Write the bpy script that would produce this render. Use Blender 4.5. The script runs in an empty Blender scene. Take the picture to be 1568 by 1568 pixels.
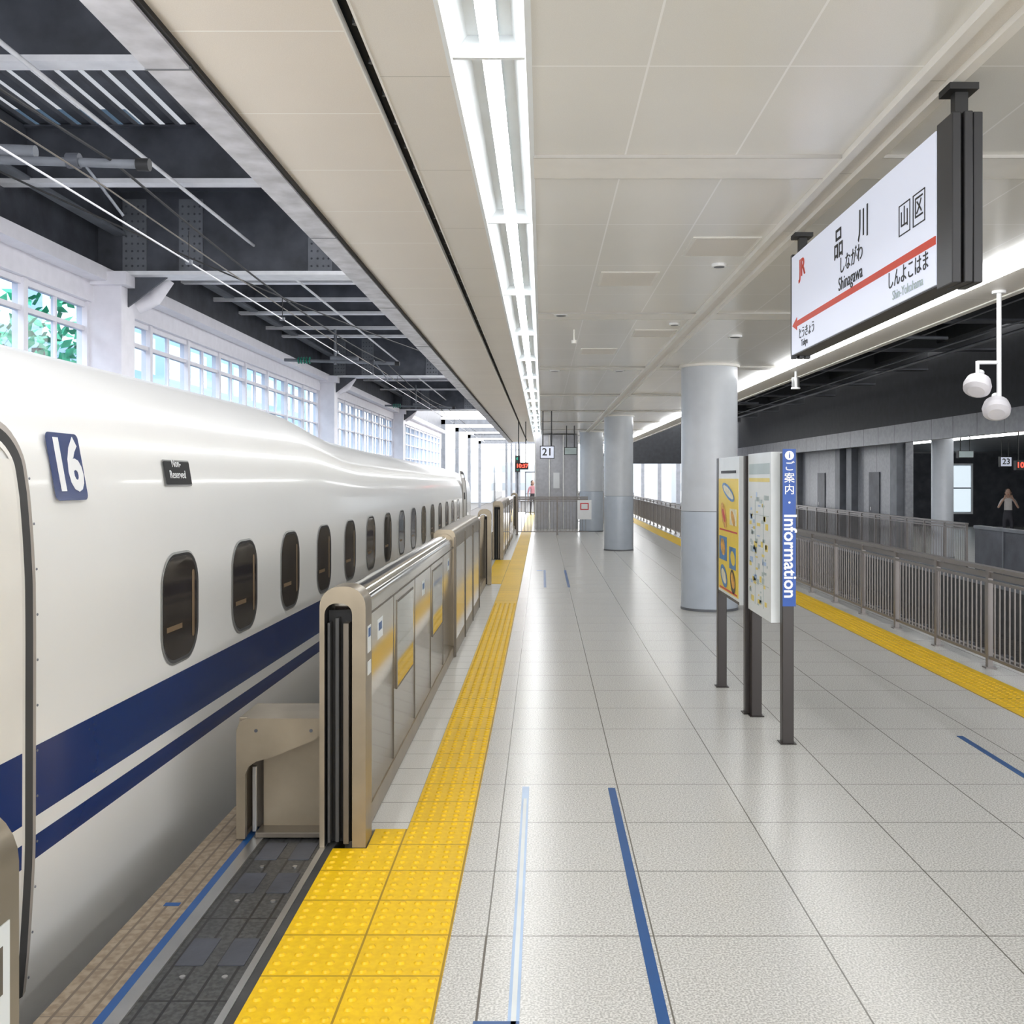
import bpy, bmesh, math, random
from mathutils import Vector, Matrix
random.seed(4)
scene=bpy.context.scene
scene.view_settings.view_transform='Standard'
scene.view_settings.exposure=1.3
C=bpy.context

# ---------------------------------------------------------------- materials
def newmat(name):
    m=bpy.data.materials.new(name); m.use_nodes=True
    nt=m.node_tree; b=nt.nodes['Principled BSDF']
    return m,nt,b
def col4(c): return (c[0],c[1],c[2],1)
def mat(name,c,rough=.5,metal=0,var=.06,scale=6,spec=.5,bump=0,coat=0,bscale=None):
    m,nt,b=newmat(name)
    g=nt.nodes.new('ShaderNodeNewGeometry')
    n=nt.nodes.new('ShaderNodeTexNoise'); n.inputs['Scale'].default_value=scale; n.inputs['Detail'].default_value=4
    nt.links.new(g.outputs['Position'],n.inputs['Vector'])
    r=nt.nodes.new('ShaderNodeValToRGB')
    r.color_ramp.elements[0].position=.3; r.color_ramp.elements[1].position=.7
    r.color_ramp.elements[0].color=col4([max(0,x*(1-var)) for x in c])
    r.color_ramp.elements[1].color=col4([min(1,x*(1+var)) for x in c])
    nt.links.new(n.outputs['Fac'],r.inputs['Fac']); nt.links.new(r.outputs['Color'],b.inputs['Base Color'])
    b.inputs['Roughness'].default_value=rough; b.inputs['Metallic'].default_value=metal
    b.inputs['Specular IOR Level'].default_value=spec
    b.inputs['Coat Weight'].default_value=coat; b.inputs['Coat Roughness'].default_value=.08
    if bump:
        n2=nt.nodes.new('ShaderNodeTexNoise'); n2.inputs['Scale'].default_value=bscale or scale*8
        nt.links.new(g.outputs['Position'],n2.inputs['Vector'])
        bp=nt.nodes.new('ShaderNodeBump'); bp.inputs['Strength'].default_value=bump; bp.inputs['Distance'].default_value=.01
        nt.links.new(n2.outputs['Fac'],bp.inputs['Height']); nt.links.new(bp.outputs['Normal'],b.inputs['Normal'])
    return m
def emis(name,c,s):
    m,nt,b=newmat(name)
    b.inputs['Base Color'].default_value=col4(c); b.inputs['Emission Color'].default_value=col4(c); b.inputs['Emission Strength'].default_value=s
    return m
def M(nt,op,a,b=None,c=None):
    n=nt.nodes.new('ShaderNodeMath'); n.operation=op
    for i,v in enumerate((a,b,c)):
        if v is None: continue
        if isinstance(v,(int,float)): n.inputs[i].default_value=v
        else: nt.links.new(v,n.inputs[i])
    return n.outputs[0]
def joint(nt,co,pitch,off,w):
    a=M(nt,'DIVIDE',M(nt,'SUBTRACT',co,off),pitch)
    f=M(nt,'FRACT',M(nt,'ADD',a,.5))
    d=M(nt,'MULTIPLY',M(nt,'ABSOLUTE',M(nt,'SUBTRACT',f,.5)),pitch)
    return M(nt,'LESS_THAN',d,w/2)
def tiled(name,c1,c2,jc,px,ox,py,oy,w,rough,speck=170,r0=.38,r1=.62,metal=0,large=.05,rvar=0,spec=.5,axes=('X','Y'),wy=None):
    m,nt,b=newmat(name)
    g=nt.nodes.new('ShaderNodeNewGeometry'); s=nt.nodes.new('ShaderNodeSeparateXYZ'); nt.links.new(g.outputs['Position'],s.inputs[0])
    n=nt.nodes.new('ShaderNodeTexNoise'); n.inputs['Scale'].default_value=speck; n.inputs['Detail'].default_value=2
    nt.links.new(g.outputs['Position'],n.inputs['Vector'])
    r=nt.nodes.new('ShaderNodeValToRGB'); r.color_ramp.elements[0].position=r0; r.color_ramp.elements[1].position=r1
    r.color_ramp.elements[0].color=col4(c1); r.color_ramp.elements[1].color=col4(c2); nt.links.new(n.outputs['Fac'],r.inputs['Fac'])
    n2=nt.nodes.new('ShaderNodeTexNoise'); n2.inputs['Scale'].default_value=1.3; nt.links.new(g.outputs['Position'],n2.inputs['Vector'])
    mx=nt.nodes.new('ShaderNodeMix'); mx.data_type='RGBA'; mx.blend_type='MULTIPLY'; mx.inputs[0].default_value=1
    nt.links.new(r.outputs['Color'],mx.inputs[6])
    v=M(nt,'ADD',M(nt,'MULTIPLY',n2.outputs['Fac'],large*2),1-large)
    cb=nt.nodes.new('ShaderNodeCombineXYZ')
    for i in range(3): nt.links.new(v,cb.inputs[i])
    nt.links.new(cb.outputs[0],mx.inputs[7])
    j=M(nt,'MAXIMUM',joint(nt,s.outputs[axes[0]],px,ox,w),joint(nt,s.outputs[axes[1]],py,oy,wy or w))
    m2=nt.nodes.new('ShaderNodeMix'); m2.data_type='RGBA'; nt.links.new(j,m2.inputs[0]); nt.links.new(mx.outputs[2],m2.inputs[6]); m2.inputs[7].default_value=col4(jc)
    nt.links.new(m2.outputs[2],b.inputs['Base Color'])
    b.inputs['Metallic'].default_value=metal; b.inputs['Specular IOR Level'].default_value=spec
    if rvar:
        nt.links.new(M(nt,'ADD',M(nt,'MULTIPLY',n2.outputs['Fac'],rvar),rough-rvar/2),b.inputs['Roughness'])
    else: b.inputs['Roughness'].default_value=rough
    return m

m_floor=tiled('terrazzo_tile',(.42,.41,.385),(.74,.73,.695),(.17,.16,.14),.6,.4,.6,.045,.006,.25,speck=130,large=.015)
m_floor2=tiled('small_tile',(.54,.53,.50),(.70,.69,.66),(.20,.19,.17),.3,-.63,.3,.045,.008,.35)
m_yel=tiled('tactile_yellow',(.80,.49,.0),(.86,.55,.0),(.36,.21,.0),.3,-.335,.3,.045,.008,.5,speck=40,large=.12)
m_yelr=tiled('tactile_yellow_right',(.80,.50,.0),(.86,.56,.0),(.36,.21,.0),.4,3.3,.3,.045,.008,.5,speck=40)
m_dot=mat('tactile_dot_yellow',(.78,.48,.0),.42)
m_ceil=tiled('ceiling_panel_white',(.78,.765,.72),(.82,.805,.76),(.95,.94,.92),.48,.36,1.08,4.53,.008,.22,speck=300,metal=.0)
m_ceilL=tiled('ceiling_panel_beige',(.77,.705,.63),(.82,.76,.685),(.93,.90,.85),40,20,.72,.3,.009,.4,speck=300)
m_ceilM=tiled('ceiling_panel_mid',(.75,.71,.655),(.80,.765,.71),(.50,.47,.42),40,20,1.08,.3,.006,.4,speck=300)
m_trim=mat('ceiling_trim',(.84,.82,.775),.35,var=.03)
m_trimd=mat('ceiling_trim_shadow_gap',(.45,.43,.40),.5,var=.03)
m_white=mat('white_paint',(.86,.87,.88),.35,var=.02)
m_trough=mat('trough_paint',(.84,.88,.90),.45,var=.02)
m_lw=mat('lavender_white_paint',(.74,.72,.76),.5,var=.04)
m_black=mat('black_gap',(.008,.008,.009),.6)
m_tube=emis('fluorescent_tube',(.97,.99,1),11.5)
m_stripr=emis('lamp_strip',(.97,.99,1),5)
m_steel=mat('dark_steel',(.065,.070,.085),.5,var=.35,scale=3,bump=.15)
m_steel2=mat('mid_steel',(.15,.16,.18),.5,var=.2,scale=3)
m_flange=mat('light_flange',(.70,.70,.72),.5,var=.08)
m_edge=mat('galvanised_edge',(.52,.52,.57),.4,metal=.1,var=.25,scale=8)
m_train=mat('train_white',(.88,.875,.85),.28,var=.01,scale=1,coat=.3)
m_blue=mat('train_blue',(.005,.03,.155),.25,var=.03,coat=.3)
m_cream=mat('door_cream',(.82,.795,.74),.35,var=.02)
m_rub=mat('rubber_gray',(.05,.05,.05),.6)
m_rubl=mat('seal_beige',(.42,.38,.34),.6)
m_glass=mat('dark_window_glass',(.035,.03,.028),.06,var=.3,scale=3,spec=.8)
m_curtain=mat('seat_tan',(.22,.15,.085),.4)
m_frame=mat('window_frame_gray',(.30,.30,.29),.35,metal=.3)
m_inox=mat('champagne_steel',(.29,.245,.18),.34,metal=.6,var=.12,scale=5)
m_mir=mat('polished_steel',(.62,.57,.475),.10,metal=.95,var=.05,scale=2)
m_inoxd=mat('dark_steel_frame',(.15,.13,.105),.4,metal=.5)
m_gglass=mat('gate_glass',(.56,.55,.48),.04,metal=.85)
m_col=mat('column_paint',(.55,.575,.61),.3,var=.03)
m_colb=mat('column_lower',(.47,.52,.59),.22,var=.03)
m_brown=mat('post_brown',(.022,.016,.014),.35,metal=.1)
m_sgray=mat('sign_gray',(.022,.022,.024),.35,metal=.2)
m_signw=emis('sign_white_lit',(.72,.76,.89),.13)
m_ink=mat('ink_black',(.010,.010,.010),.5)
m_ora=mat('sign_orange',(.72,.045,.008),.4)
m_red=mat('sign_red',(.6,.02,.03),.4)
m_sblue=mat('sign_blue',(.004,.07,.36),.4)
m_tapeb=mat('tape_blue',(.010,.08,.26),.35)
m_tapew=mat('tape_pale_blue',(.36,.50,.72),.3)
m_tan=tiled('tan_edge_tile',(.23,.175,.12),(.33,.265,.19),(.15,.115,.085),.054,-1.5,.3,.1,.010,.55,speck=30,large=.2,wy=.004)
m_grate=tiled('threshold_metal',(.055,.057,.057),(.095,.096,.095),(.025,.025,.025),.075,-1.25,.6,.2,.010,.4,speck=60,metal=.3,large=.2)
m_alu=mat('aluminium',(.42,.42,.41),.3,metal=.8)
m_rail=mat('fence_steel',(.22,.20,.19),.38,metal=.4)
m_conc=mat('concrete_dark',(.05,.05,.05),.8,var=.3)
m_ball=mat('ballast',(.04,.037,.035),.9,var=.6,scale=14,bump=1,bscale=30)
m_dark=mat('dark_ceiling',(.018,.020,.024),.6,var=.3)
m_wallg=tiled('wall_gray_panel',(.26,.265,.285),(.32,.325,.345),(.07,.07,.08),50,25,1.2,0,.03,.4,speck=10,axes=('Z','Y'))
m_room=tiled('room_panel_white',(.50,.50,.53),(.56,.56,.59),(.25,.25,.27),50,25,.45,-.25,.02,.35,speck=10,axes=('Z','X'))
m_bldg=tiled('building_facade',(.50,.53,.55),(.56,.59,.61),(.16,.27,.38),2.2,.5,2.8,.7,.9,.5,speck=2,axes=('Z','Y'))
m_bldg2=tiled('distant_facade',(.50,.52,.54),(.56,.58,.60),(.34,.38,.42),2.2,.5,2.4,.7,.9,.5,speck=2,axes=('Z','X'))
m_brick=mat('brick_facade',(.50,.34,.32),.8)
m_leaf=mat('leaf_green',(.02,.26,.13),.5,var=.5)
m_green=mat('insulator_green',(.01,.22,.15),.3)
m_skin=mat('skin',(.50,.32,.24),.5); m_hair=mat('hair_dark',(.03,.02,.015),.5)
m_py=mat('poster_yellow',(.82,.60,.05),.4,var=.04); m_po=mat('poster_orange',(.66,.33,.04),.4,var=.5,scale=25); m_pb=mat('poster_blue',(.05,.20,.45),.4,var=.4,scale=20)
m_pw=mat('poster_cream',(.75,.70,.5),.4,var=.2,scale=20)
m_mapw=mat('map_paper',(.72,.75,.75),.35,var=.03); m_mapg=mat('map_gray',(.42,.50,.50),.4); m_mapy=mat('map_yellow',(.78,.62,.14),.4)
def pane(name,tint,gl):
    m=bpy.data.materials.new(name); m.use_nodes=True; nt=m.node_tree; nt.nodes.clear()
    o=nt.nodes.new('ShaderNodeOutputMaterial'); t=nt.nodes.new('ShaderNodeBsdfTransparent'); t.inputs[0].default_value=(*tint,1)
    g=nt.nodes.new('ShaderNodeBsdfGlossy'); g.inputs['Roughness'].default_value=.05
    x=nt.nodes.new('ShaderNodeMixShader'); x.inputs[0].default_value=gl
    nt.links.new(t.outputs[0],x.inputs[1]); nt.links.new(g.outputs[0],x.inputs[2]); nt.links.new(x.outputs[0],o.inputs[0]); return m
m_pane=pane('window_pane',(.66,.80,.93),.06)
m_skydim=pane('sky_dimming_sheet',(.10,.105,.112),.03)  # added tinted sheet; its tint sets how bright the sky stripes look

# ---------------------------------------------------------------- mesh builder
class MB:
    def __init__(s): s.v=[];s.f=[];s.m=[];s.sm=[];s.mats=[]
    def mi(s,m):
        if m not in s.mats: s.mats.append(m)
        return s.mats.index(m)
    def add(s,vs,fs,m,smooth=False):
        o=len(s.v); s.v+= [tuple(v) for v in vs]; k=s.mi(m)
        for f in fs: s.f.append([i+o for i in f]); s.m.append(k); s.sm.append(smooth)
    def box(s,x0,x1,y0,y1,z0,z1,m,mt=None):
        vs=[(x,y,z) for x in (x0,x1) for y in (y0,y1) for z in (z0,z1)]
        vs=[Vector(v) for v in vs]
        if mt: vs=[mt@v for v in vs]
        s.add(vs,[(0,1,3,2),(4,6,7,5),(0,4,5,1),(2,3,7,6),(0,2,6,4),(1,5,7,3)],m)
    def prism(s,pts,axis,a0,a1,m,smooth=False,caps=True):
        n=len(pts)
        def P(p,a):
            return {'Y':(p[0],a,p[1]),'X':(a,p[0],p[1]),'Z':(p[0],p[1],a)}[axis]
        vs=[P(p,a0) for p in pts]+[P(p,a1) for p in pts]
        s.add(vs,[(i,(i+1)%n,n+(i+1)%n,n+i) for i in range(n)],m,smooth)
        if caps: s.add(vs,[tuple(range(n)),tuple(range(2*n-1,n-1,-1))],m)
    def cyl(s,p0,p1,r,m,seg=16,r1=None,caps=True):
        p0=Vector(p0);p1=Vector(p1);r1=r if r1 is None else r1
        d=(p1-p0).normalized(); a=d.orthogonal().normalized(); b=d.cross(a)
        vs=[p0+(a*math.cos(t)+b*math.sin(t))*r for t in [2*math.pi*i/seg for i in range(seg)]]
        vs+=[p1+(a*math.cos(t)+b*math.sin(t))*r1 for t in [2*math.pi*i/seg for i in range(seg)]]
        s.add(vs,[(i,(i+1)%seg,seg+(i+1)%seg,seg+i) for i in range(seg)],m,True)
        if caps: s.add(vs,[tuple(range(seg)),tuple(range(2*seg-1,seg-1,-1))],m)
    def ell(s,c,r,m,seg=14,rings=10):
        c=Vector(c); vs=[];fs=[]
        for j in range(rings+1):
            t=math.pi*j/rings
            for i in range(seg):
                p=2*math.pi*i/seg; vs.append((c[0]+r[0]*math.sin(t)*math.cos(p),c[1]+r[1]*math.sin(t)*math.sin(p),c[2]+r[2]*math.cos(t)))
        for j in range(rings):
            for i in range(seg): fs.append((j*seg+i,j*seg+(i+1)%seg,(j+1)*seg+(i+1)%seg,(j+1)*seg+i))
        s.add(vs,fs,m,True)
    def obj(s,name,parent=None,bevel=0):
        me=bpy.data.meshes.new(name); me.from_pydata(s.v,[],s.f)
        for m in s.mats: me.materials.append(m)
        for p,k,sm in zip(me.polygons,s.m,s.sm): p.material_index=k; p.use_smooth=sm
        bm=bmesh.new(); bm.from_mesh(me); bmesh.ops.recalc_face_normals(bm,faces=bm.faces); bm.to_mesh(me); bm.free()
        me.update()
        o=bpy.data.objects.new(name,me); C.collection.objects.link(o)
        if parent: o.parent=parent
        if bevel:
            b=o.modifiers.new('bevel','BEVEL'); b.width=bevel; b.segments=2; b.limit_method='ANGLE'
        return o
def empty(name,loc=(0,0,0)):
    e=bpy.data.objects.new(name,None); e.location=loc; e.empty_display_size=.2; C.collection.objects.link(e); return e
def text(name,body,size,m,mtx,parent,ax='CENTER',sx=1,off=0,ext=.0008):
    cu=bpy.data.curves.new(name,'FONT'); cu.body=body; cu.size=size; cu.align_x=ax; cu.align_y='CENTER'; cu.extrude=ext; cu.offset=off; cu.resolution_u=3
    t=bpy.data.objects.new(name+'_tmp',cu); C.collection.objects.link(t)
    C.view_layer.update()
    dg=C.evaluated_depsgraph_get(); me=bpy.data.meshes.new_from_object(t.evaluated_get(dg))
    bpy.data.objects.remove(t)
    me.materials.clear(); me.materials.append(m)
    o=bpy.data.objects.new(name,me); C.collection.objects.link(o); o.parent=parent
    o.matrix_local=mtx@Matrix.Diagonal((sx,1,1,1)); return o
def fr(xa,ya,za,loc):
    return Matrix(((xa[0],ya[0],za[0],loc[0]),(xa[1],ya[1],za[1],loc[1]),(xa[2],ya[2],za[2],loc[2]),(0,0,0,1)))

# ---------------------------------------------------------------- camera
cam=bpy.data.cameras.new('cam'); co=bpy.data.objects.new('camera',cam); C.collection.objects.link(co)
co.location=(0,0,1.65); co.rotation_euler=(math.pi/2,0,0)
cam.sensor_width=36; cam.lens=36*1900/1920; cam.shift_x=-57/1920; cam.shift_y=-65/1920; cam.clip_end=500; cam.clip_start=.05
scene.camera=co

# ---------------------------------------------------------------- world
w=bpy.data.worlds.new('world'); scene.world=w; w.use_nodes=True
bg=w.node_tree.nodes['Background']; bg.inputs[0].default_value=(.98,.985,1,1); bg.inputs[1].default_value=2.4

# ---------------------------------------------------------------- floor
b=MB()
b.box(-.33,3.3,-6,48,-.25,0,m_floor); b.box(3.7,4.12,-6,48,-.25,0,m_floor)
b.box(-1.25,-.63,4.75,48,-.25,0,m_floor2)
b.box(-1.49,4.1,-6,48,-1.3,-.25,m_conc)
b.obj('floor')
b=MB(); b.box(-1.54,-1.36,-6,48,-.249,0,m_tan); b.box(-1.36,-1.325,-6,48,-.249,.001,m_tapeb)
b.box(-1.325,-1.275,-6,48,-.249,.005,m_alu); b.box(-1.275,-.99,-6,4.75,-.249,-.004,m_grate)
b.box(-1.275,-1.25,4.75,48,-.249,0,m_alu); b.box(-.99,-.965,-6,4.75,-.249,.004,m_alu); b.box(-.965,-.93,-6,4.75,-.249,0,m_conc); 
for y in (2.75,3.35,3.95,4.3):
    b.cyl((-1.19,y,-.004),(-1.19,y,.001),.010,m_alu,10); b.cyl((-1.05,y,-.004),(-1.05,y,.001),.010,m_alu,10)
    b.box(-1.245,-1.15,y+.08,y+.28,-.004,-.001,m_steel); b.box(-1.10,-1.01,y+.08,y+.28,-.004,-.001,m_steel)
b.box(-1.46,-1.40,3.9,3.93,0,.001,m_tapeb)
b.obj('platform_edge_threshold')
def dots(b,x0,nx,y0,ny,m,pitch=.06):
    for i in range(nx):
        for j in range(ny):
            x=x0+pitch*(i+.5);y=y0+pitch*(j+.5)
            b.cyl((x,y,0.004),(x,y,.011),.017,m,8,r1=.010)
b=MB()
b.box(-.63,-.33,-6,48,-.249,.004,m_yel); b.box(-.93,-.63,1.6,4.495,-.249,.004,m_yel); b.box(-.78,-.63,4.495,4.745,-.249,.004,m_yel); b.box(-.93,-.63,15.7,20.2,-.01,.004,m_yel)
dots(b,-.63,5,2.445,180,m_dot); dots(b,-.93,5,2.445,34,m_dot); dots(b,-.75,2,4.485,4,m_dot)
b.obj('tactile_paving')
b=MB(); b.box(3.3,3.7,-6,48,-.249,.004,m_yelr); dots(b,3.35,5,6.045,150,m_dot); b.obj('tactile_paving')
b=MB()
b.box(.348,.386,2.4,5.38,0,.002,m_tapeb); b.box(2.64,2.68,5.2,6.46,0,.002,m_tapeb)
b.box(-.106,-.070,2.4,5.4,0,.002,m_tapew)
b.box(-.096,-.080,2.9,5.2,.002,.0025,m_mapw)
b.box(-.21,-.07,3.02,3.07,0,.0025,m_tapeb)
b.box(-.205,-.198,2.4,3.65,0,.001,m_inoxd)
for x in (.02,.38): b.box(x,x+.04,15.2,18,0,.002,m_tapeb)
b.box(-.1,.0,17.9,18,0,.002,m_tapeb)
b.obj('floor_marking_tape')

# ---------------------------------------------------------------- ceiling
ZC=3.05; YE=40
b=MB()
b.box(-1.17,-.615,-6,YE,ZC,ZC+.02,m_ceilL)
b.box(-.57,-.32,-6,YE,ZC,ZC+.02,m_ceilM)
b.box(-.04,1.30,-6,YE,ZC,ZC+.02,m_ceil)
b.box(1.30,1.34,-6,YE,ZC-.03,ZC+.02,m_trim); b.box(1.34,1.41,-6,YE,ZC-.015,ZC+.02,m_ceilM); b.box(1.41,1.45,-6,YE,ZC-.04,ZC+.02,m_trim)
b.box(1.45,2.97,-6,YE,ZC,ZC+.02,m_ceil)
b.box(3.12,3.5,-6,YE,ZC-.02,ZC+.02,m_ceilM)
b.box(-1.2,3.5,-6,YE,ZC+.25,ZC+.4,m_steel2)
b.box(-.70,-.32,-6,YE,ZC+.05,ZC+.07,m_black)
b.box(-.618,-.612,-6,YE,ZC-.012,ZC+.02,m_trim); b.box(-.573,-.567,-6,YE,ZC-.006,ZC+.02,m_trim)
for k in range(12):
    y=.2+4.2*k
    b.box(-.038,1.31,y,y+.3,ZC-.014,ZC,m_trim); b.box(1.44,2.96,y,y+.3,ZC-.014,ZC,m_trim)
    for yy in (y-.005,y+.3): b.box(-.038,1.30,yy,yy+.005,ZC-.015,ZC,m_trimd); b.box(1.45,2.96,yy,yy+.005,ZC-.015,ZC,m_trimd)
for k in range(60):
    y=2+k*.3; b.cyl((-.59,y,ZC+.03),(-.59,y,ZC+.05),.012,m_steel2,6)
b.obj('ceiling')
b=MB()
b.box(-1.19,-1.17,-6,YE,ZC-.02,ZC+.3,m_black)
b.prism([(-1.33,ZC-.03),(-1.185,ZC-.03),(-1.185,ZC-.01),(-1.205,ZC+.1),(-1.205,ZC+.25),(-1.33,ZC+.25)],'Y',-6,YE,m_edge)
for k in range(16): b.box(-1.335,-1.18,1+2.4*k,1.01+2.4*k,ZC-.032,ZC+.1,m_steel2)
b.obj('trim_1')
b=MB()
b.prism([(-.32,ZC-.008),(-.305,ZC-.008),(-.25,ZC+.075),(-.10,ZC+.075),(-.055,ZC-.008),(-.035,ZC-.008),(-.035,ZC+.1),(-.32,ZC+.1)],'Y',-6,YE,m_trough)
for k in range(17):
    y0=1.2+2.2*k; b.box(-.207,-.143,y0+.03,y0+2.17,ZC+.036,ZC+.07,m_white)
    b.add([(-.205,y0+.03,ZC+.034),(-.145,y0+.03,ZC+.034),(-.145,y0+2.17,ZC+.034),(-.205,y0+2.17,ZC+.034)],[(0,1,2,3)],m_tube)
    b.box(-.30,-.06,y0-.02,y0+.0,ZC+.0,ZC+.075,m_trough)
b.obj('ceiling_light')
b=MB(); b.box(2.97,3.12,-6,YE,ZC+.0,ZC+.06,m_white)
for k in range(17):
    y0=1.2+2.2*k; b.box(3.0,3.09,y0,y0+2.18,ZC-.045,ZC,m_white)
    b.prism([(2.985,ZC-.0),(3.0,ZC-.05),(3.09,ZC-.05),(3.105,ZC-.0)],'Y',y0,y0+2.18,m_stripr,caps=False)
b.obj('ceiling_light')
b=MB()
for (x,y,r) in ((1.16,6.65,.05),(1.9,10,.07),(.16,8.66,.06),(1.2,9.2,.05),(.16,13.2,.07),(1.0,13.2,.07)):
    b.cyl((x,y,ZC-.02),(x,y,ZC),r,m_white,20); b.cyl((x,y,ZC-.022),(x,y,ZC-.02),r*.7,m_steel2,16)
b.obj('ceiling_downlight')
b=MB()
for (x0,y0) in ((.86,5.9),(.38,6.9),(.86,9.6),(.4,11)):
    b.box(x0+.02,x0+.42,y0,y0+.5,ZC-.004,ZC,m_trim); b.box(x0+.04,x0+.40,y0+.02,y0+.48,ZC-.005,ZC-.004,m_ceilM)
b.cyl((.3,9.6,ZC),(.3,9.6,ZC-.1),.008,m_trim,8); b.cyl((.3,9.6,ZC-.1),(.3,9.6,ZC-.13),.025,m_trim,10)
b.obj('ceiling_access_hatch')

# ---------------------------------------------------------------- columns
def column(x,y,r):
    b=MB()
    b.cyl((x,y,1.23),(x,y,ZC),r,m_col,48); b.cyl((x,y,0.001),(x,y,1.225),r+.004,m_colb,48)
    b.cyl((x,y,0.001),(x,y,.03),r+.010,m_steel2,48); b.cyl((x,y,ZC-.03),(x,y,ZC),r+.03,m_trim,48); b.obj('round_column')
column(2.1,12.75,.35); column(1.73,23.0,.33); column(1.5,31,.36); column(2.1,1.0-6,.35)

# ---------------------------------------------------------------- station name sign
e=empty('station_name_sign',(1.45,4.62,2.6))
def loc(v): return (v[0]-1.45,v[1]-4.62,v[2]-2.6)
class LB(MB):
    def __init__(s,o): super().__init__(); s.o=Vector(o)
    def obj(s,name,parent=None,bevel=0):
        s.v=[tuple(Vector(v)-s.o) for v in s.v]; return super().obj(name,parent,bevel)
O=(1.45,4.62,2.6)
b=LB(O); b.box(1.405,1.50,3.60,5.68,2.33,2.885,m_sgray); b.box(1.398,1.406,3.60,5.68,2.335,2.88,m_signw); b.obj('panel',e)
b=LB(O)
for (ya,yb) in ((3.46,3.60),(5.68,5.72)):
    b.box(1.40,1.432,ya,yb,2.315,2.90,m_sgray); b.box(1.437,1.467,ya-.01,yb,2.315,2.90,m_sgray); b.box(1.472,1.505,ya,yb,2.315,2.90,m_sgray); b.box(1.41,1.50,ya+.02,yb,2.32,2.89,m_ink)
b.obj('end_caps',e,.004)
b=LB(O)
for y in (3.53,5.66):
    b.box(1.43,1.475,y-.02,y+.02,2.885,2.99,m_ink); b.box(1.40,1.50,y-.05,y+.05,2.985,3.008,m_ink)
b.obj('hanger_rods',e)
def st(nm,body,size,m,s,z,sx=1,off=0,ax='CENTER'):
    text(nm,body,size,m,fr((0,-1,0),(0,0,1),(-1,0,0),loc((1.396,5.68-s,z))),e,ax,sx,off)
st('kanji_left','品',.155,m_ink,.90,2.745,1,.001); st('kanji_right','川',.155,m_ink,1.27,2.75,1,.001)
st('kana','しながわ',.088,m_ink,1.09,2.635,1,.0); st('romaji','Shinagawa',.088,m_ink,1.08,2.553,1,.0)
st('kanji_box','山',.09,m_ink,1.77,2.65); st('kanji_box_2','区',.09,m_ink,1.92,2.65)
st('logo','JR',.13,m_ora,.23,2.777,1.1,.003)
st('prev_kana','とうきょう',.065,m_ink,.32,2.425); st('prev_romaji','Tokyo',.05,m_ink,.28,2.372)
st('next_kana','しんよこはま',.078,m_ink,1.80,2.435,.95,.0); st('next_romaji','Shin-Yokohama',.052,m_mapg,1.80,2.372)
b=LB(O); b.box(1.3955,1.398,3.60,5.60,2.478,2.508,m_ora)
b.prism([(5.66,2.493),(5.56,2.528),(5.56,2.508),(5.60,2.508),(5.60,2.478),(5.56,2.478),(5.56,2.458)],'X',1.3955,1.398,m_ora)
for s in (1.77,1.92):
    yc=5.68-s
    for (a,c,d,f) in ((-.06,.06,.056,.06),(-.06,.06,-.06,-.056),(-.06,-.056,-.06,.06),(.056,.06,-.06,.06)): b.box(1.3955,1.398,yc+a,yc+c,2.65+d,2.65+f,m_ink)
b.obj('line_and_arrow',e)

# ---------------------------------------------------------------- information board
e=empty('information_board',(1.47,7,0))
O=(1.47,7,0)
b=LB(O)
for (x,y) in ((1.415,8.0),(1.45,7.1),(1.478,7.02),(1.52,6.3)):
    b.box(x-.035,x+.035,y-.035,y+.035,.0,1.80,m_brown); b.box(x-.05,x+.05,y-.05,y+.05,.0,.006,m_brown)
b.obj('posts',e,.003)
b=LB(O)
b.box(1.385,1.445,7.13,7.98,.75,1.80,m_mapw); b.box(1.43,1.50,6.34,7.04,.74,1.81,m_mapw)
b.box(1.384,1.386,7.13,7.98,.75,.77,m_brown)
b.box(1.3835,1.385,7.16,7.95,.79,1.64,m_py); 
def blob(y,z,ry,rz,m,x,rot=0,n=18):
    pts=[]
    for i in range(n):
        a=2*math.pi*i/n; p=ry*math.cos(a);q=rz*math.sin(a)
        pts.append((x,y+p*math.cos(rot)-q*math.sin(rot),z+p*math.sin(rot)+q*math.cos(rot)))
    b.add(pts,[tuple(range(n))],m)
for (ya,yb,za,zb,m) in ((7.60,7.92,1.02,1.20,m_pb),(7.25,7.5,.98,1.14,m_pb),(7.22,7.48,1.30,1.42,m_pw)):
    b.box(1.3822,1.3836,ya,yb,za,zb,m)
for (y,z,a,c,m,r) in ((7.54,1.54,.25,.05,m_pb,.2),(7.54,1.54,.21,.03,m_pw,.2),(7.72,1.36,.14,.07,m_po,.6),(7.72,1.36,.08,.03,m_red,.6),(7.35,1.35,.09,.04,m_po,.5),(7.76,1.12,.10,.06,m_po,.3),(7.36,1.06,.09,.05,m_py,.2),(7.72,.90,.15,.075,m_pb,.3),(7.72,.90,.11,.045,m_pw,.3),(7.36,.89,.11,.08,m_brown,.5),(7.36,.90,.08,.05,m_po,.5)):
    blob(y,z,a,c,m,1.3818-(.0004 if m in(m_red,m_pw) else .0) - (.0002 if a<.1 else 0),r)
b.box(1.3818,1.3834,7.24,7.84,1.68,1.70,m_ink)
for z in (1.245,.80): b.box(1.3818,1.3834,7.2,7.9,z,z+.012,m_red)
b.box(1.4285,1.43,6.38,7.0,1.67,1.74,m_mapg); b.box(1.4285,1.43,6.38,7.0,1.62,1.645,m_mapy)
random.seed(2)
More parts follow.
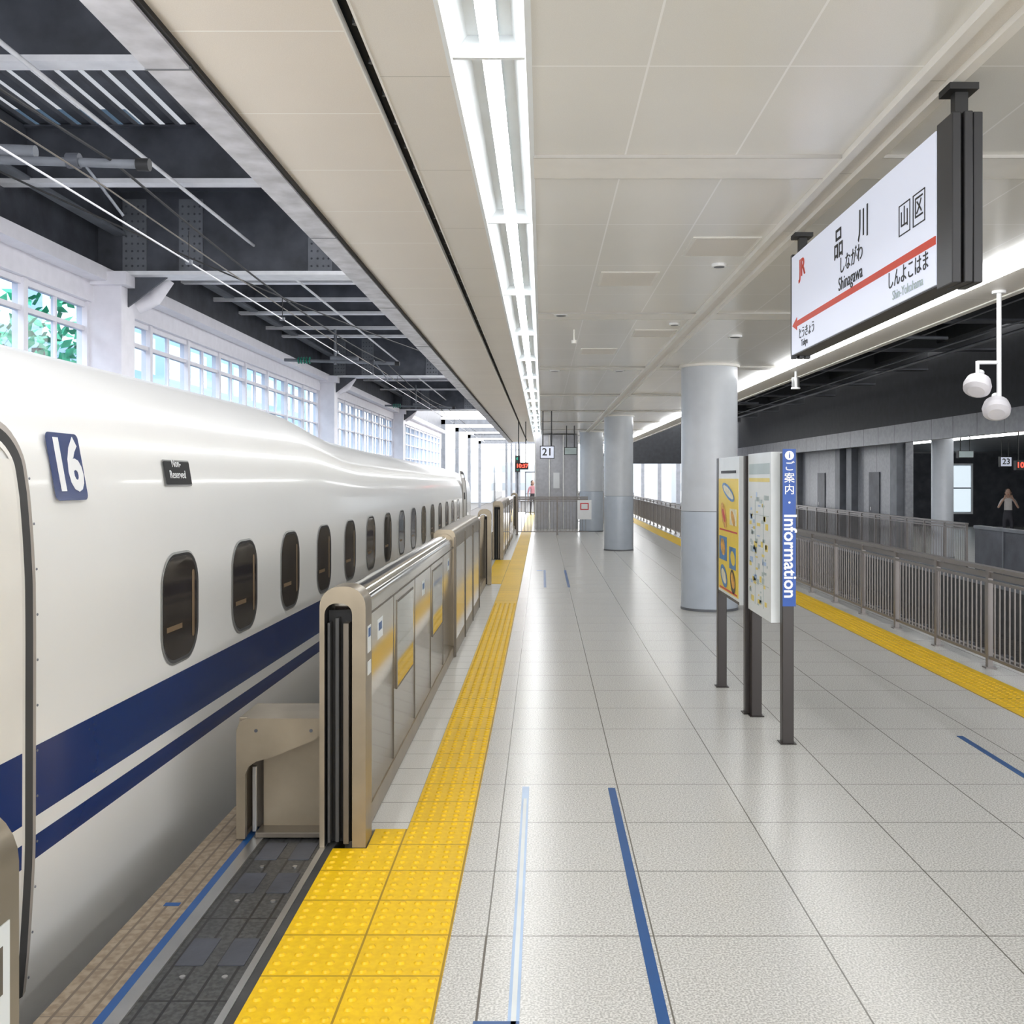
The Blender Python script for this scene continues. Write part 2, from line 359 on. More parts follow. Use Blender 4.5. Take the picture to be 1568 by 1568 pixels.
for i in range(75):
    y=random.uniform(6.4,6.95); z=random.uniform(.8,1.55); h=random.uniform(.008,.04); l=random.uniform(.02,.1)
    b.box(1.428,1.4295,y,min(y+l,6.99),z,z+h,random.choice([m_mapg,m_mapy,m_mapg,m_tapew,m_mapy]))
for z in (.95,1.40): b.box(1.4275,1.4295,6.4,7.0,z,z+.003,m_mapg)
for y in (6.55,6.8): b.box(1.4275,1.4295,y,y+.003,.8,1.5,m_mapg)
b.obj('panels',e)
b=LB(O); b.box(1.482,1.562,6.245,6.26,.855,1.825,m_sblue); b.obj('blue_strip',e)
def vt(nm,body,size,x,z,rot):
    if rot: mt=fr((0,0,-1),(1,0,0),(0,-1,0),(x-O[0],6.243-O[1],z))
    else: mt=fr((1,0,0),(0,0,1),(0,-1,0),(x-O[0],6.243-O[1],z))
    text(nm,body,size,m_white,mt,e,'CENTER',1,.0022 if rot else .0005)
b=LB(O); b.cyl((1.522,6.2445,1.785),(1.522,6.242,1.785),.028,m_white,20); b.obj('info_icon',e)
text('icon_i','i',.05,m_sblue,fr((1,0,0),(0,0,1),(0,-1,0),(1.522-O[0],6.241-O[1],1.785)),e,'CENTER',1,.001)
for i,ch in enumerate('ご案内'): vt('kanji_%d'%i,ch,.066,1.522,1.715-.072*i,False)
vt('dot','・',.06,1.522,1.49,False)
vt('word','Information',.110,1.524,1.165,True)

# ---------------------------------------------------------------- train
TR=empty('bullet_train',(-1.83,0,0)); TR.rotation_euler=(-.004,0,-.0105)
prof=[(.20,-1.05),(.14,-.8),(.08,-.45),(.04,-.2),(.02,.0),(.008,.2),(.002,.315),(0,.40),(0,.465),(0,.715),(0,.9),(0,1.1),(.002,1.3),(.010,1.45),(.022,1.6),(.04,1.72),(.07,1.84),(.105,1.92),(.16,2.01),(.25,2.10),(.38,2.18),(.55,2.24),(.8,2.29),(1.15,2.33),(1.68,2.35)]
def usurf(z):
    for (u0,z0),(u1,z1) in zip(prof,prof[1:]):
        if z0<=z<=z1: return u0+(u1-u0)*(z-z0)/(z1-z0)
    return 0
def itp(t,tab):
    if t<=tab[0][0]: return tab[0][1]
    for (a,x),(c,y) in zip(tab,tab[1:]):
        if t<=c:
            k=(t-a)/(c-a); return x+(y-x)*k
    return tab[-1][1]
S=[(7.8,1),(8.3,.985),(8.8,.94),(9.3,.885),(9.8,.845),(10.3,.825),(12,.79),(15,.75),(20,.70),(24,.64),(27,.48),(29,.25),(31,-.05),(32,-.3)]
Wd=[(20.5,0),(22,.03),(24,.12),(26,.30),(28,.6),(30,1.0),(31.3,1.35),(32,1.62)]
ys=[-4,0,2,4,6,7.5,7.8,8.05,8.3,8.55,8.8,9.05,9.3,9.55,9.8,10.05,10.3,11,12,13.5,15,17.5,20,20.5,22,23,24,25,26,27,28,29,30,30.7,31.3,32]
vs=[];n=len(prof)*2-1
for y in ys:
    s=itp(y,S);wn=itp(y,Wd); ring=[]
    for (u,z) in prof:
        t=max(0,min(1,(z-1.45)/.9))
        zz=z-(2.35-1.3)*(1-s)*t**.8 if z>1.45 else z
        if y>27:
            k=(y-27)/5; zz=zz*(1-k*.5)-.25*k
        u2=wn+u*(1.68-wn)/1.68
        ring.append((-u2,y,zz))
    ring+= [(-3.36-r[0],y,r[2]) for r in ring[-2::-1]]
    vs+=ring
fs={m_train:[],m_blue:[]}
for i in range(len(ys)-1):
    for j in range(n-1):
        jj=j if j<len(prof)-1 else n-2-j
        z0=prof[jj][1]; m=m_blue if (abs(z0-.465)<.01 or abs(z0-.315)<.01) else m_train
        fs[m].append((i*n+j,i*n+j+1,(i+1)*n+j+1,(i+1)*n+j))
b=MB()
b.v=[tuple(v) for v in vs]
for m,l in fs.items():
    k=b.mi(m)
    for f in l: b.f.append(list(f)); b.m.append(k); b.sm.append(True)
b.f.append(list(range((len(ys)-1)*n,len(ys)*n))); b.m.append(0); b.sm.append(True)
b.obj('body',TR)
def rr(yc,zc,w,h,r,seg=6,p=None):
    pts=[]
    for cx,cz,a0 in ((1,1,0),(-1,1,90),(-1,-1,180),(1,-1,270)):
        for i in range(seg+1):
            a=math.radians(a0+90*i/seg); pts.append((yc+cx*(w/2-r)+r*math.cos(a),zc+cz*(h/2-r)+r*math.sin(a)))
    return pts
def onsurf(p,off): return (-usurf(p[1])+off,p[0],p[1])
def ringface(b,outer,inner,off,m,off2=None):
    n=len(outer); o2=off if off2 is None else off2
    b.add([onsurf(p,off) for p in outer]+[onsurf(p,o2) for p in inner],[(i,(i+1)%n,n+(i+1)%n,n+i) for i in range(n)],m,True)
b=MB(); wy=4.97
for k in range(15):
    zc=1.035
    o=rr(wy,zc,.50,.545,.17,8); i1=rr(wy,zc,.48,.525,.16,8); i2=rr(wy,zc,.45,.495,.146,8)
    ringface(b,o,i1,.003,m_frame,.006); ringface(b,i1,i2,.006,m_rub,.002)
    b.add([onsurf(p,.003) for p in i2],[tuple(range(len(i2)))],m_glass)
    b.add([onsurf(p,.0035) for p in ((wy-.18,.93),(wy+.02,.93),(wy+.02,.955),(wy-.18,.955))],[(0,1,2,3)],m_curtain)
    b.add([onsurf(p,.0035) for p in rr(wy+.172,zc,.035,.34,.016,3)],[tuple(range(16))],m_curtain)
    wy+=1.04
b.obj('windows',TR)
b=MB()
# door
def rect_path(y0,y1,z0,z1,r):
    n=40; pts=[]
    for i in range(n+1): pts.append((y1,z0+(z1-r-z0)*i/n))
    for i in range(1,9):
        a=math.radians(90*i/8); pts.append((y1-r+r*math.cos(a),z1-r+r*math.sin(a)))
    for i in range(1,8): pts.append((y1-r-(y1-y0-2*r)*i/8,z1))
    for i in range(0,9):
        a=math.radians(90+90*i/8); pts.append((y0+r+r*math.cos(a),z1-r+r*math.sin(a)))
    for i in range(1,n+1): pts.append((y0,z1-r-(z1-r-z0)*i/n))
    return pts
def strip(b,A,B,oa,ob,m):
    n=len(A); b.add([onsurf(p,oa) for p in A]+[onsurf(p,ob) for p in B],[(i,i+1,n+i+1,n+i) for i in range(n-1)],m,True)
for (y0,y1) in ((2.45,3.54),(20.6,21.4)):
    A=rect_path(y0-.03,y1+.04,-.15,1.87,.16);B=rect_path(y0,y1,-.15,1.84,.14);Cc=rect_path(y0+.035,y1-.035,-.15,1.805,.12);D=rect_path(y0+.06,y1-.06,-.15,1.78,.10)
    strip(b,A,B,.002,.012,m_rubl); strip(b,B,Cc,.012,.003,m_rub); strip(b,Cc,D,.003,.006,m_cream)
    zs=[-.15+i*.0565 for i in range(9)]+[.315,.35,.4,.465,.5,.6,.715]+[.715+i*.0533 for i in range(1,21)]
    zs=sorted(set([z for z in zs if z<1.781]))
    for za,zb in zip(zs,zs[1:]):
        b.add([onsurf(p,.006) for p in ((y0+.06,za),(y1-.06,za),(y1-.06,zb),(y0+.06,zb))],[(0,1,2,3)],(m_blue if (.46<(za+zb)/2<.715 or .31<(za+zb)/2<.40) else m_cream),True)
    for i in range(12): 
        z=-.1+i*.16; u=-usurf(z); b.ell((u+.010,y1+.035,z),(.003,.005,.005),m_steel2,6,4)
b.obj('doors',TR)
b=MB()
def tiltmt(y,z,off):
    du=(usurf(z+.05)-usurf(z-.05)); a=Vector((-du,0,.1)).normalized(); nn=Vector((a.z,0,-a.x))
    p=Vector((-usurf(z),y,z))+nn*off
    return fr((0,1,0),tuple(a),tuple(nn),tuple(p))
def plate(b,y,z,w,h,r,off,m):
    mt=tiltmt(y,z,off); pts=rr(0,0,w,h,r,4)
    b.add([mt@Vector((p[0],p[1],0)) for p in pts],[tuple(range(len(pts)))],m)
plate(b,3.872,1.705,.26,.262,.025,.008,m_blue)
plate(b,5.01,1.69,.36,.13,.012,.006,m_frame); plate(b,5.01,1.69,.34,.115,.01,.009,m_black)
plate(b,20.9,1.35,.28,.14,.02,.01,m_black)
b.obj('number_plate',TR)
text('number','16',.275,m_white,tiltmt(3.872,1.702,.010),TR,'CENTER',.86,.010)
text('display_text','Non-\nReserved',.056,m_white,tiltmt(5.0,1.708,.0105),TR,'CENTER',1,0)
b=MB()
for yy in (11.9,19.5): b.box(-.006,.001,yy,yy+.006,-.2,1.2,m_rubl)
b.box(-3.1,-.5,-3,20,-1.2,-1.0,m_black)
for yy in (1,4,15,18):
    for x in (-2.4,-1.0): b.cyl((x-.06,yy,-.85),(x+.06,yy,-.85),.43,m_steel,20)
b.obj('underframe',TR)

# ---------------------------------------------------------------- platform gates
def gate_run(y0,y1,sects,cab=True):
    e=empty('platform_screen_gate',(-.9,y0,0)); O=(-.9,y0,0)
    def pf(x0,x1,z1,r):
        pts=[(x1,.005),(x1,z1-r)]
        for i in range(1,8):
            a=math.radians(90*i/7); pts.append((x1-r+r*math.cos(a),z1-r+r*math.sin(a)))
        for i in range(0,7):
            a=math.radians(90+90*i/7); pts.append((x0+r+r*math.cos(a),z1-r+r*math.sin(a)))
        pts+=[(x0,z1-r),(x0,.005)]; return pts
    b=LB(O); ya=y0+.16
    for (ye,kind) in sects:
        if kind=='panel':
            b.prism(pf(-.985,-.82,1.13,.075),'Y',ya,ye-.02,m_mir,True)
            b.box(-.822,-.812,ya,ye-.02,0.006,.10,m_inox); b.box(-.822,-.815,ya,ye-.02,1.0,1.012,m_inoxd)
            L=ye-ya
            for k in range(1,5): b.box(-.821,-.8185,ya+L*k/5-.004,ya+L*k/5+.004,.1,1.0,m_inoxd)
            for k in (1,3):
                yc=ya+L*(k+.5)/5; 
                b.box(-.8215,-.8165,yc-.36,yc+.36,.46,.96,m_inoxd); b.box(-.8215,-.815,yc-.345,yc+.345,.475,.945,m_gglass)
            for k in (0,2,4):
                yc=ya+L*(k+.5)/5; b.box(-.8215,-.8195,yc-.08,yc+.08,.84,.94,m_mapw); b.box(-.82,-.819,yc-.05,yc+.05,.88,.92,m_tapeb)
        elif kind=='fixed':
            b.prism(pf(-1.0,-.80,1.17,.06),'Y',ya,ye-.02,m_inox,True)
            L=ye-ya
            for k in range(0,4): b.box(-.81,-.79,ya+L*k/3-.02,ya+L*k/3+.02,0.006,1.10,m_inoxd)
            for k in range(3): b.box(-.802,-.797,ya+L*k/3+.1,ya+L*(k+1)/3-.1,.15,1.0,m_mir)
        elif kind=='door':
            b.prism(pf(-.93,-.87,1.08,.025),'Y',ya,ye-.02,m_mir,True)
            b.box(-.88,-.862,ya,ye-.02,.006,.12,m_inox)
        ya=ye
    b.obj('body',e)
    def arch(b,yA,yB):
        out=pf(-.99,-.785,1.165,.09); inn=pf(-.968,-.845,1.09,.05)
        n=len(out)
        V=[(p[0],yA,p[1]) for p in out]+[(p[0],yA,p[1]) for p in inn]
        F=[(i,i+1,n+i+1,n+i) for i in range(n-1)]
        b.add(V,F,m_inox); V2=[(p[0],yB,p[1]) for p in out]+[(p[0],yB,p[1]) for p in inn]; b.add(V2,F,m_inox)
        b.add([(p[0],yA,p[1]) for p in out]+[(p[0],yB,p[1]) for p in out],F,m_inox,True)
        b.add([(p[0],yA,p[1]) for p in inn]+[(p[0],yB,p[1]) for p in inn],F,m_black,True)
        b.box(-.965,-.845,(yA+yB)/2-.0,(yA+yB)/2+.02,.006,1.05,m_black)
        s=1 if yB>yA else -1
        for (x0,x1,a,m,zt) in ((-.958,-.948,.02,m_rub,1.0),(-.885,-.862,.005,m_inoxd,1.0),(-.925,-.91,.03,m_rub,1.02)):
            ya_,yb_=sorted((yA+s*a,yB-s*.04)); b.box(x0,x1,ya_,yb_,.02,zt,m)
    b=LB(O); arch(b,y0,y0+.16); arch(b,y1+.16,y1); b.obj('end_frames',e)
    b=LB(O); b.box(-.786,-.783,y0+.05,y0+.13,.86,.98,m_mapw); b.box(-.783,-.7825,y0+.06,y0+.12,.93,.97,m_tapeb); b.box(-.786,-.783,y0+.05,y0+.13,.76,.82,m_mapw); b.box(-.786,-.783,y1+.02,y1+.13,.80,1.0,m_mapw);b.box(-.7835,-.7825,y1+.04,y1+.11,.90,.97,m_inoxd)
    b.obj('stickers',e)
    if not cab: return
    b=LB(O); yc=y0+.10
    prof2=[(-1.39,.008),(-1.35,.008),(-1.35,.30),(-1.335,.335),(-1.30,.36),(-1.24,.375),(-1.04,.455),(-.995,.49),(-.995,.555),(-1.34,.555),(-1.375,.54),(-1.39,.50)]
    b.prism(prof2,'Y',yc,yc+.03,m_inox)
    b.box(-1.36,-.995,yc+.16,yc+.32,.008,.54,m_inoxd); b.box(-1.30,-.995,yc+.12,yc+.16,.012,.47,m_inox); b.box(-1.385,-.995,yc+.03,yc+.32,.525,.553,m_inox)
    b.box(-1.385,-1.37,yc+.03,yc+.32,.008,.53,m_inox)
    b.box(-1.335,-1.315,yc+.06,yc+.08,.02,.32,m_alu); b.box(-1.31,-1.0,yc+.02,yc+.14,.006,.03,m_inoxd)
    for (x,z) in ((-1.30,.50),(-1.05,.50)): b.cyl((x,yc-.003,z),(x,yc,z),.008,m_steel,8)
    b.obj('sensor_cabinet',e,.003)
gate_run(4.5,15.5,[(9.3,'panel'),(12.8,'fixed'),(15.45,'door')])
gate_run(20.3,32,[(24.5,'fixed'),(28,'panel'),(31.9,'door')])
gate_run(-4.0,1.36,[(-1,'fixed'),(1.34,'panel')],False)

# ---------------------------------------------------------------- right fence
def fence(name,x,y0,y1,h,axis='Y',z0=0.0):
    b=MB()
    def bx(a0,a1,c0,c1,z0_,z1_,m):
        if axis=='Y': b.box(x+a0,x+a1,c0,c1,z0+z0_,z0+z1_,m)
        else: b.box(c0,c1,x+a0,x+a1,z0+z0_,z0+z1_,m)
    bx(-.035,.035,y0,y1,h-.035,h,m_rail); bx(-.006,.006,y0,y1,h-.10,h-.05,m_rail)
    bx(-.012,.012,y0,y1,.08,.105,m_rail); bx(-.02,.0,y0,y1,h-.14,h-.115,m_rail)
    y=y0
    while y<y1: bx(-.022,.022,y,y+.05,0.001,h-.02,m_rail); bx(-.045,.045,y-.02,y+.07,0.001,.012,m_rail); y+=1.15
    y=y0+.05
    while y<y1: bx(-.0055,.0055,y,y+.011,.09,h-.12,m_rail); y+=.092
    b.obj(name)
fence('platform_railing',3.87,3.0,46,.88)
fence('platform_railing',29,-.75,1.3,1.1,'X'); 
fence('platform_railing',36,1.0,3.25,1.1,'X')
b=MB(); b.box(1.0,1.4,28.92,28.94,.45,1.0,m_white); b.box(1.08,1.32,28.915,28.92,.72,.92,m_red); b.box(1.11,1.29,28.91,28.92,.75,.89,m_white); b.obj('warning_notice')

# ---------------------------------------------------------------- left wall & roof structure
XW=-6.0
b=MB()
b.box(XW-.3,XW,-6,60,-1.3,1.5,m_lw); b.box(XW-.3,XW+.02,-6,60,3.98,4.25,m_lw); b.box(XW-.3,XW+.25,-6,60,4.25,4.42,m_lw); b.box(XW-.3,XW,-6,60,4.42,5.6,m_steel)
b.obj('wall_left')
b=MB()
cols=[.1,13.7,27.5,41]
for y in cols:
    b.box(XW-.05,XW+.40,y-.22,y+.22,-1.25,4.37,m_lw); b.box(XW-.05,XW+.50,y-.32,y+.32,4.20,4.37,m_lw)
    b.cyl((XW+.40,y+.3,4.0),(XW+.62,y+.34,4.12),.10,m_lw,14); b.cyl((XW+.62,y+.34,4.12),(XW+.8,y+.36,4.4),.10,m_lw,14); b.ell((XW+.62,y+.34,4.12),(.1,.1,.1),m_lw,12,8)
b.obj('wall_column')
k=0
for a,c in zip([-6]+cols,cols+[60]):
    ya=a+.25; yb=c-.25; k+=1; b=MB()
    nmul=max(1,round((yb-ya)/1.65))
    for i in range(nmul+1):
        y=ya+(yb-ya)*i/nmul; b.box(XW-.16,XW-.02,y-.05,y+.05,1.5,3.98,m_lw)
        if i<nmul:
            ym=y+(yb-ya)/nmul/2; b.box(XW-.12,XW-.06,ym-.02,ym+.02,1.5,3.98,m_lw)
    for z,t in ((1.52,.05),(2.5,.02),(3.1,.02),(3.62,.03),(3.94,.04)): b.box(XW-.13,XW-.05,ya,yb,z-t,z+t,m_lw)
    b.add([(XW-.09,ya,1.5),(XW-.09,yb,1.5),(XW-.09,yb,3.98),(XW-.09,ya,3.98)],[(0,1,2,3)],m_pane)
    b.obj('window_%d'%k)
# louvred deck + beams
b=MB(); X0,X1=-6.0,-1.0
b.add([(X0-.3,2,5.62),(X1,2,5.62),(X1,46,5.62),(X0-.3,46,5.62)],[(0,1,2,3)],m_skydim)  # added sheet above the slats, dims the sky seen between them
x=X0
while x<X1: b.prism([(x,5.58),(x+.01,5.535),(x+.12,5.535),(x+.13,5.58)],'Y',2,46,m_steel); x+=.23
for ya,yb in ((2,3.9),(13.7,15.2),(20.1,21.5),(27.5,29)): b.box(X0-.3,X1,ya,yb,5.59,5.61,m_steel)
b.obj('canopy_louvre_deck')
b=MB()
def ibeam(y,z0,z1,w,mw,mf,x0=X0,x1=X1):
    b.box(x0,x1,y-.012,y+.012,z0,z1,mw); b.box(x0,x1,y-w,y+w,z0-.05,z0,mf); b.box(x0,x1,y-w,y+w,z1-.02,z1,mw)
for y in (4.6,7.95,11.2,16.9,20.1,23.4,30.5,34,37.5): ibeam(y,4.93,5.52,.09,m_steel,m_flange)
for y in (15.3,18.5,22): b.box(X0,X1,y-.03,y+.03,4.86,4.93,m_flange)
for y in (13.7,27.5,41):
    ibeam(y,4.40,5.52,.20,m_steel,m_flange)
    for x in (-4.74,-3.0,-5.5):
        b.box(x-.16,x+.16,y-.04,y+.04,4.42,5.4,m_steel2)
        for i in range(9):
            for dx in (-.11,-.03,.05,.12): b.ell((x+dx,y-.042,4.5+i*.1),(.016,.014,.016),m_steel,6,4)
    b.prism([(-5.6,4.4),(-5.0,4.4),(-5.6,3.95)],'Y',y-.02,y+.02,m_steel)
for x in (-5.7,-2.2): b.box(x-.01,x+.01,2,46,4.95,5.52,m_steel); b.box(x-.08,x+.08,2,46,4.91,4.95,m_steel2)
b.cyl((-3.9,3,4.78),(-3.9,46,4.78),.02,m_flange,8)
b.obj('canopy_steel_beams')
b=MB()
def wire(p,q,r,m,sag=.0,n=10):
    p=Vector(p);q=Vector(q); pr=p
    for i in range(1,n+1):
        t=i/n; c=p.lerp(q,t); c.z-=sag*4*t*(1-t); b.cyl(pr,c,r,m,6,caps=False); pr=c
wire((-3.4,-4,3.72),(-3.4,60,3.72),.008,m_flange)
for a,c in ((-6,8),(8,22),(22,36),(36,60)):
    wire((-3.4,a,4.15),(-3.4,c,4.15),.011,m_black,.16); 
    wire((-3.42,a,3.92),(-3.42,c,3.92),.007,m_inoxd,.04)
    for i in range(4):
        y=a+(c-a)*(i+.5)/4; b.cyl((-3.4,y,3.72),(-3.4,y,4.02),.005,m_black,5); b.box(-3.43,-3.37,y-.02,y+.02,3.70,3.74,m_steel2)
wire((-4.9,8,4.35),(-2.0,20,4.0),.01,m_black,.1)
for y in (8,22,36):
    b.cyl((-5.6,y,4.20),(-3.15,y,4.12),.035,m_steel2,12); b.cyl((-3.2,y,4.12),(-3.1,y,4.117),.05,m_black,12)
    b.cyl((-4.5,y,4.1),(-4.5,y,4.93),.03,m_steel2,10); b.cyl((-4.6,y,4.24),(-4.0,y,4.22),.05,m_steel2,12)
    b.cyl((-3.75,y,4.15),(-3.65,y,4.15),.06,m_steel,10); b.cyl((-3.6,y,4.1),(-3.35,y+.1,3.74),.012,m_steel2,8)
    for i in range(5): b.cyl((-5.3+i*.06,y,4.19),(-5.28+i*.06,y,4.19),.075,m_green if y>8 else m_steel2,12)
b.obj('overhead_catenary')

# ---------------------------------------------------------------- outside
b=MB(); b.box(-120,-6.4,-20,220,-1.5,-1.31,m_conc); b.box(-6.3,-1.5,-6,220,-1.5,-1.3,m_ball); b.box(4.15,8.6,-6,220,-1.5,-1.3,m_ball); b.box(8.6,120,60,220,-1.5,-1.31,m_conc)
b.box(-1.5,4.1,48,220,-1.5,-1.3,m_conc)
b.obj('ground')
b=MB(); b.box(-22,-13,14,30,-1.3,9,m_bldg); b.box(-24,-14,34,60,-1.3,14,m_bldg); b.box(-20,-12,-2,12,-1.3,7,m_brick); b.box(-12.1,-12,6,7.5,2,4,m_bldg)
b.obj('office_building')
b=MB(); b.box(-16,-6,118,130,-1.3,5,m_bldg2); b.box(-5,3,125,135,-1.3,3.5,m_bldg2); b.box(5,14,110,125,-1.3,4.5,m_bldg2); b.box(15,30,118,130,-1.3,7,m_bldg2)
b.obj('distant_building')
b=MB(); b.cyl((-9.2,18.5,-1.3),(-9.2,18.5,4),.12,m_brown,8)
random.seed(7)
for i in range(260):
    a=random.uniform(0,6.28); r=1.1*math.sqrt(random.random()); 
    p=Vector((-9.2+r*math.cos(a),18.5+r*math.sin(a),4.1+random.uniform(-.8,.9)*math.sqrt(max(.05,1.2-r*r))))
    d=Vector((random.uniform(-1,1),random.uniform(-1,1),random.uniform(-1,.6))).normalized()*.28; o=d.orthogonal().normalized()*.07
    b.add([p,p+d*.5+o,p+d,p+d*.5-o],[(0,1,2,3)],m_leaf)
b.obj('leafy_tree')
b=MB()
for i,y in enumerate((62,72,84,98)):
    b.box(-6.2,-5.95,y,y+.25,-1.3,5.2,m_steel2); b.box(-6.2,8.4,y,y+.25,4.9,5.2,m_steel2); b.box(8.2,8.45,y,y+.25,-1.3,5.2,m_steel2); b.cyl((-2.2,y,-1.3),(-2.2,y,4.9),.07,m_steel2,8)
    b.cyl((-4.2,y,4.3),(-2.2,y,4.3),.04,m_steel2,8); b.cyl((4.6,y,4.3),(6.6,y,4.3),.04,m_steel2,8)
b.obj('catenary_gantry')
b=MB(); b.cyl((-1.2,49,-1.3),(-1.2,49,2.6),.06,m_steel,10); b.box(-1.32,-1.08,48.9,49,1.9,2.7,m_ink)
for z in (2.05,2.3,2.55): b.cyl((-1.2,48.89,z),(-1.2,48.9,z),.07,m_green,12)
b.obj('railway_signal')
b=MB()
for x in (2.3,): 
    b.box(x-.5,x+.5,41,44.5,.002,2.5,m_room); b.box(x-.6,x+.6,40.9,44.6,2.5,2.62,m_steel2); b.box(x-.35,x+.35,40.97,41,.1,2.1,m_wallg)
b.obj('stairwell_housing')
# end-of-platform glazed barrier with steel posts
b=MB()
for i in range(5):
    x=-.75+i*.42; b.box(x-.02,x+.02,45,45.04,.002,1.9,m_steel2)
b.box(-.77,.95,45,45.04,1.86,1.9,m_steel2); b.box(-.77,.95,45,45.04,.9,.93,m_steel2); b.box(-.77,.95,45,45.04,.08,.12,m_steel2)
b.obj('platform_end_barrier')

# ---------------------------------------------------------------- right side station
b=MB()
for x in (5.55,6.98): b.box(x-.035,x+.035,-6,60,-1.2,-1.08,m_rail); b.box(x-.07,x+.07,-6,60,-1.22,-1.2,m_steel2)
for i in range(70): b.box(5.0,7.5,i*.7,i*.7+.25,-1.3,-1.21,m_steel)
b.obj('railway_track')
ZR=-.3
b=MB(); b.box(8.7,22,-6,60,-1.3,ZR,m_floor2); b.box(8.6,8.7,-6,60,-1.3,ZR-.15,m_conc); b.box(8.6,8.7,-6,60,ZR-.15,ZR,m_steel2); b.obj('opposite_platform_floor')
b=MB(); b.box(3.5,8.7,-6,46,4.6,4.7,m_dark)
for i in range(12):
    y=5+3.6*i; b.box(3.5,8.7,y-.12,y+.12,4.1,4.6,m_dark); b.box(3.5,8.7,y-.16,y+.16,4.07,4.1,m_steel)
for x in (4.4,5.9,7.6): b.box(x-.1,x+.1,-6,46,4.2,4.6,m_dark)
b.cyl((5.0,0,3.95),(5.0,46,3.95),.06,m_steel,10); b.cyl((7.0,0,3.8),(7.0,46,3.8),.03,m_steel2,10)
b.cyl((6.3,-5,3.7),(6.3,46,3.7),.012,m_steel2,6); b.cyl((6.3,-5,4.0),(6.3,46,4.0),.012,m_steel2,6)
for y in (16,30): 
    b.cyl((4.4,y,3.9),(6.4,y,3.85),.03,m_steel2,8)
    for i in range(5): b.cyl((5.0+i*.07,y,3.88),(5.03+i*.07,y,3.88),.09,m_green,12)
b.box(3.5,3.56,-6,40,ZC-.03,ZC+.5,m_trim)
b.obj('dark_canopy')
b=MB(); b.box(8.9,22,-6,46,2.65,2.8,m_steel2); b.box(8.75,8.95,-6,46,2.5,2.95,m_wallg); b.box(8.9,8.95,-6,46,2.8,4.6,m_dark)
b.box(10.3,10.42,6,39,2.58,2.65,m_stripr)
b.obj('opposite_platform_canopy')
b=MB(); b.box(9.5,9.7,26.5,48,ZR,2.6,m_wallg)
for y in (26.6,30.5,31.7,37,38.4,44): b.box(9.3,9.52,y,y+.5,ZR,2.6,m_steel2)
for y in (28.5,34): b.box(9.47,9.5,y,y+.9,ZR,1.8,m_steel); b.box(9.46,9.47,y+.7,y+.76,.7,.8,m_alu)
b.obj('wall_right')
b=MB(); b.box(8.6,22,48,48.3,ZR,5,m_dark); b.box(4.2,8.6,48,48.2,2.3,5,m_dark); b.box(20,20.3,-6,48,ZR,3,m_dark); b.box(13.5,20,40.1,40.3,ZR,2.6,m_steel); b.obj('wall_back')
b=MB(); b.box(15.5,17.0,40,40.1,.2,2.2,m_white); b.add([(15.6,39.98,.3),(16.9,39.98,.3),(16.9,39.98,2.1),(15.6,39.98,2.1)],[(0,1,2,3)],emis('bright_window_pane',(.8,.92,1),.35)); b.box(15.6,16.9,39.95,39.97,1.2,1.25,m_steel2); b.obj('window_6')
b=MB(); b.cyl((9.55,24.2,ZR),(9.55,24.2,2.62),.25,m_col,28); b.cyl((9.55,24.2,ZR),(9.55,24.2,ZR+.06),.27,m_steel2,28); b.obj('round_column')
b=MB()
b.box(8.75,8.85,8,20.5,ZR,.62,m_steel); b.box(8.72,8.88,8,20.5,.62,.68,m_steel2)
for i in range(8): b.box(8.73,8.75,8+1.6*i,8.05+1.6*i,ZR,.62,m_steel2)
b.obj('opposite_platform_gate')
fence('opposite_platform_railing',8.8,21,46,1.0,'Y',ZR)
def hung(name,x,y,z,w,h,txt,face,tc,top):
    e=empty(name,(x,y,z)); O=(x,y,z)
    b=LB(O); b.box(x-w/2,x+w/2,y,y+.12,z-h/2,z+h/2,m_ink); b.box(x-w/2+.015,x+w/2-.015,y-.004,y,z-h/2+.015,z+h/2-.015,face)
    for dx in (-w*.3,w*.3): b.cyl((x+dx,y+.06,z+h/2),(x+dx,y+.06,top),.012,m_ink,8)
    b.obj('case',e); text('label',txt,h*.8,tc,fr((1,0,0),(0,0,1),(0,-1,0),(0,-.006,0)),e,'CENTER',1,.003)
hung('track_number_sign',.10,21,2.17,.30,.27,'21',m_signw,m_ink,ZC-.02)
hung('track_number_sign',11.9,26,2.05,.30,.26,'23',m_signw,m_ink,2.62)
hung('departure_display',-.50,25,1.93,.30,.17,'10:37',m_ink,emis('led_red',(1,.05,.03),2),ZC-.02)
hung('departure_display',10.0,21,1.9,.36,.20,'10:37',m_ink,emis('led_red_2',(1,.05,.03),1.2),2.62)
hung('monitor_display',9.2,22,2.15,.34,.16,'',m_mapg,m_ink,2.62)
hung('monitor_display',.75,27,2.35,.34,.20,'',m_mapg,m_ink,ZC-.02)
